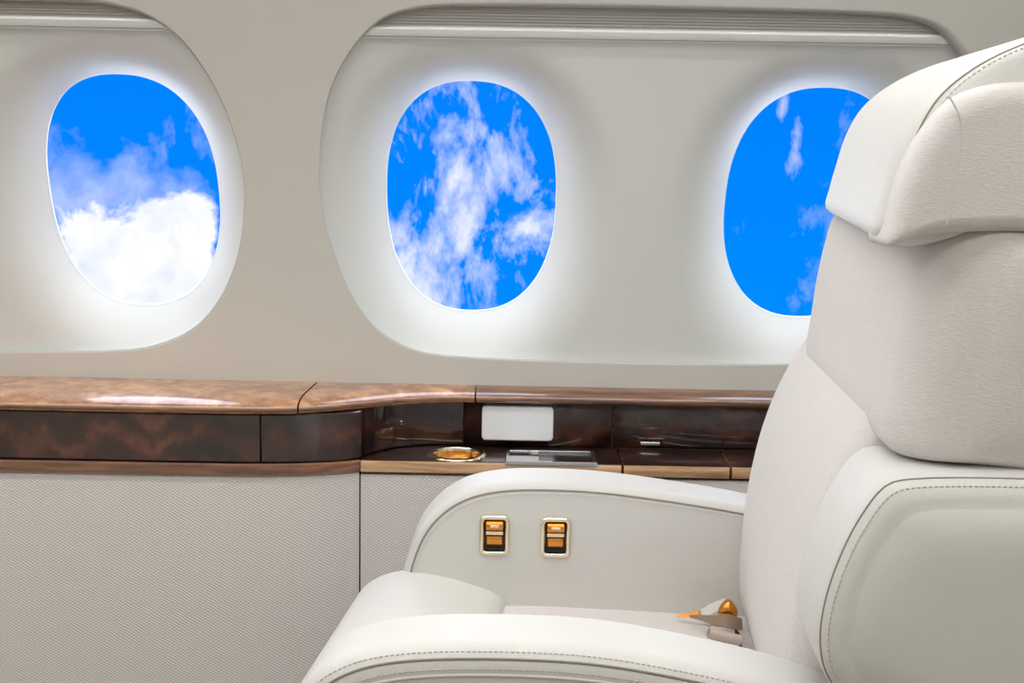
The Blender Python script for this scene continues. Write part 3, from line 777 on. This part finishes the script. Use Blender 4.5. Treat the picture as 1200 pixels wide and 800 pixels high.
# seat controls in the far armrest
def control(px, py):
    c = P(px, py, 1.489); yf = 1.4885; hx, hz = .0165, .0228
    root, _ = pillow('seat_control', rr2(c.x, c.z, hx, hz, .006), 1.48, yf - .0005, yf + .002, .0004, M['dark'], seat, puff=0, n=48)
    # rim ring
    def ring(e, y): return [Vector((p.x, y, p.y)) for p in resample(rr2(c.x, c.z, hx - e, hz - e, max(.0065 - e, .0012)), 64)]
    rows = [ring(-.0008, yf + .001), ring(-.0006, yf - .0025), ring(.001, yf - .0045), ring(.003, yf - .0045), ring(.0046, yf - .003), ring(.0052, yf + .001)]
    f = link('bezel', fix(grid_mesh('bezel', rows, True)), M['gold'], root)
    def hcyl(nm, zc, r, hx_, y, mat):
        rows = []
        for x, rr in ((-hx_, r * .01), (-hx_, r * .9), (-hx_ + r * .12, r), (hx_ - r * .12, r), (hx_, r * .9), (hx_, r * .01)):
            rows.append([Vector((c.x + x, y + rr * math.cos(k * math.pi / 8), c.z + zc + rr * math.sin(k * math.pi / 8))) for k in range(16)])
        return link(nm, fix(grid_mesh(nm, rows, True), .6), mat, root)
    hcyl('roller', .0112, .0060, .0096, yf - .0005, M['brass'])
    rbox('crossbar', (c.x - .0098, yf - .0040, c.z + .0008), (c.x + .0098, yf - .0008, c.z + .0052), .0010, M['gold'], root)
    rbox('lever', (c.x - .0088, yf - .0022, c.z - .0108), (c.x + .0088, yf - .0006, c.z - .0010), .0012, M['brass'], root)
    tag(rbox('roller_highlight', (c.x - .0058, yf - .0070, c.z + .0098), (c.x + .0058, yf - .0052, c.z + .0134), .0017, M['gold'], root), 'pale oval piece standing in for the highlight on the roller')  # pale gold piece stands in for the roller's highlight
    rbox('lower_bar', (c.x - .0098, yf - .003, c.z - .0160), (c.x + .0098, yf - .0008, c.z - .0148), .0005, M['dark'], root)
control(579.5, 626.5); control(651, 629)
# seat belt: webbing folds and a gilt buckle lying between cushion and lumbar pad
bz = zc
belt = empty('seat_belt', (.22, 1.45, bz)); belt.parent = seat; belt.location = Vector((.22, 1.45, bz)) - Vector(seat.location)
def ribbon(name, path, wdir, w, th, mat, parent):
    q = catmull([Vector(p) for p in path], 8); rows = []; wd = Vector(wdir).normalized()
    for i, p in enumerate(q):
        t = (q[min(i + 1, len(q) - 1)] - q[max(i - 1, 0)]).normalized(); nn = t.cross(wd).normalized()
        rows.append([p - wd * w / 2, p - wd * w / 2 + nn * th, p + wd * w / 2 + nn * th, p + wd * w / 2])
    me = grid_mesh(name, rows, True); return link(name, fix(me, .6), mat, parent)
def W(px, py, Y): return P(px, py, Y)
def strap(name, path, wdir, ws, th, mat):
    q = catmull([Vector(p) for p in path], 8); rows = []; wd = Vector(wdir).normalized(); n = len(q) - 1
    for i, p in enumerate(q):
        t = (q[min(i + 1, n)] - q[max(i - 1, 0)]).normalized(); nn = t.cross(wd).normalized(); f = i / n * (len(ws) - 1); k = min(int(f), len(ws) - 2)
        w_ = ws[k] + (ws[k + 1] - ws[k]) * (f - k)
        rows.append([p - wd * w_ / 2, p - wd * w_ / 2 + nn * th, p + wd * w_ / 2 + nn * th, p + wd * w_ / 2])
    me = grid_mesh(name, rows, True); bm = bmesh.new(); bm.from_mesh(me); bm.verts.ensure_lookup_table(); m_ = len(bm.verts)
    bm.faces.new([bm.verts[i] for i in range(4)]); bm.faces.new([bm.verts[m_ - 4 + i] for i in range(4)]); bm.to_mesh(me); bm.free()
    return link(name, fix(me, .6), mat, belt)
strap('webbing', [W(870, 731, 1.42), W(854, 727, 1.415), W(838, 727, 1.42), W(824, 724, 1.43), W(808, 722, 1.45)], (0, .6, .8), (.012, .014, .012, .007, .002), .0016, M['webbing'])
strap('webbing', [W(868, 737, 1.40), W(850, 733, 1.40), W(838, 731, 1.405), W(829, 733, 1.41)], (0, .9, -.35), (.016, .018, .012, .004), .0014, M['webbing'])
rl = link('webbing_roll', tube_mesh('webbing_roll', [W(830, 741, 1.375), W(836, 743, 1.375), W(850, 746.5, 1.375), W(868, 750, 1.375)], .0058, seg=14), plain('pink_beige_webbing', (.52, .43, .38), .6), belt)
tag(rl, 'paler rolled end of the belt')
strap('tongue', [W(792, 722.5, 1.462), W(803, 721, 1.46), W(820, 718, 1.455)], (0, .5, .85), (.0015, .004, .006), .0012, M['brass'])
strap('gap_shade', [W(863, 744, 1.398), W(869, 752, 1.388)], (0, .4, .9), (.012, .014), .002, M['dark'])  # dark strip put in for the shaded gap at the end of the roll
def blobmesh(name, c, rad, mat, parent, squash=None):
    bm = bmesh.new(); bmesh.ops.create_uvsphere(bm, u_segments=20, v_segments=12, radius=1)
    for v in bm.verts:
        q = v.co; v.co = Vector((c.x + q.x * rad[0] * (1 - .35 * q.z), c.y + q.y * rad[1], c.z + q.z * rad[2]))
    me = bpy.data.meshes.new(name); bm.to_mesh(me); bm.free(); return link(name, me, mat, parent)
o = blobmesh('buckle', W(853, 714, 1.44), (.0105, .010, .0115), M['brass'], belt); tag(o, 'rounded amber buckle')
tg = strap('buckle_plate', [W(816, 721, 1.458), W(832, 714, 1.455), W(850, 706, 1.455)], (0, .5, .85), (.003, .012, .010), .0015, plain('dull_plate', (.55, .53, .50), .4, metal=.6)); tag(tg, 'pale metal buckle plate')
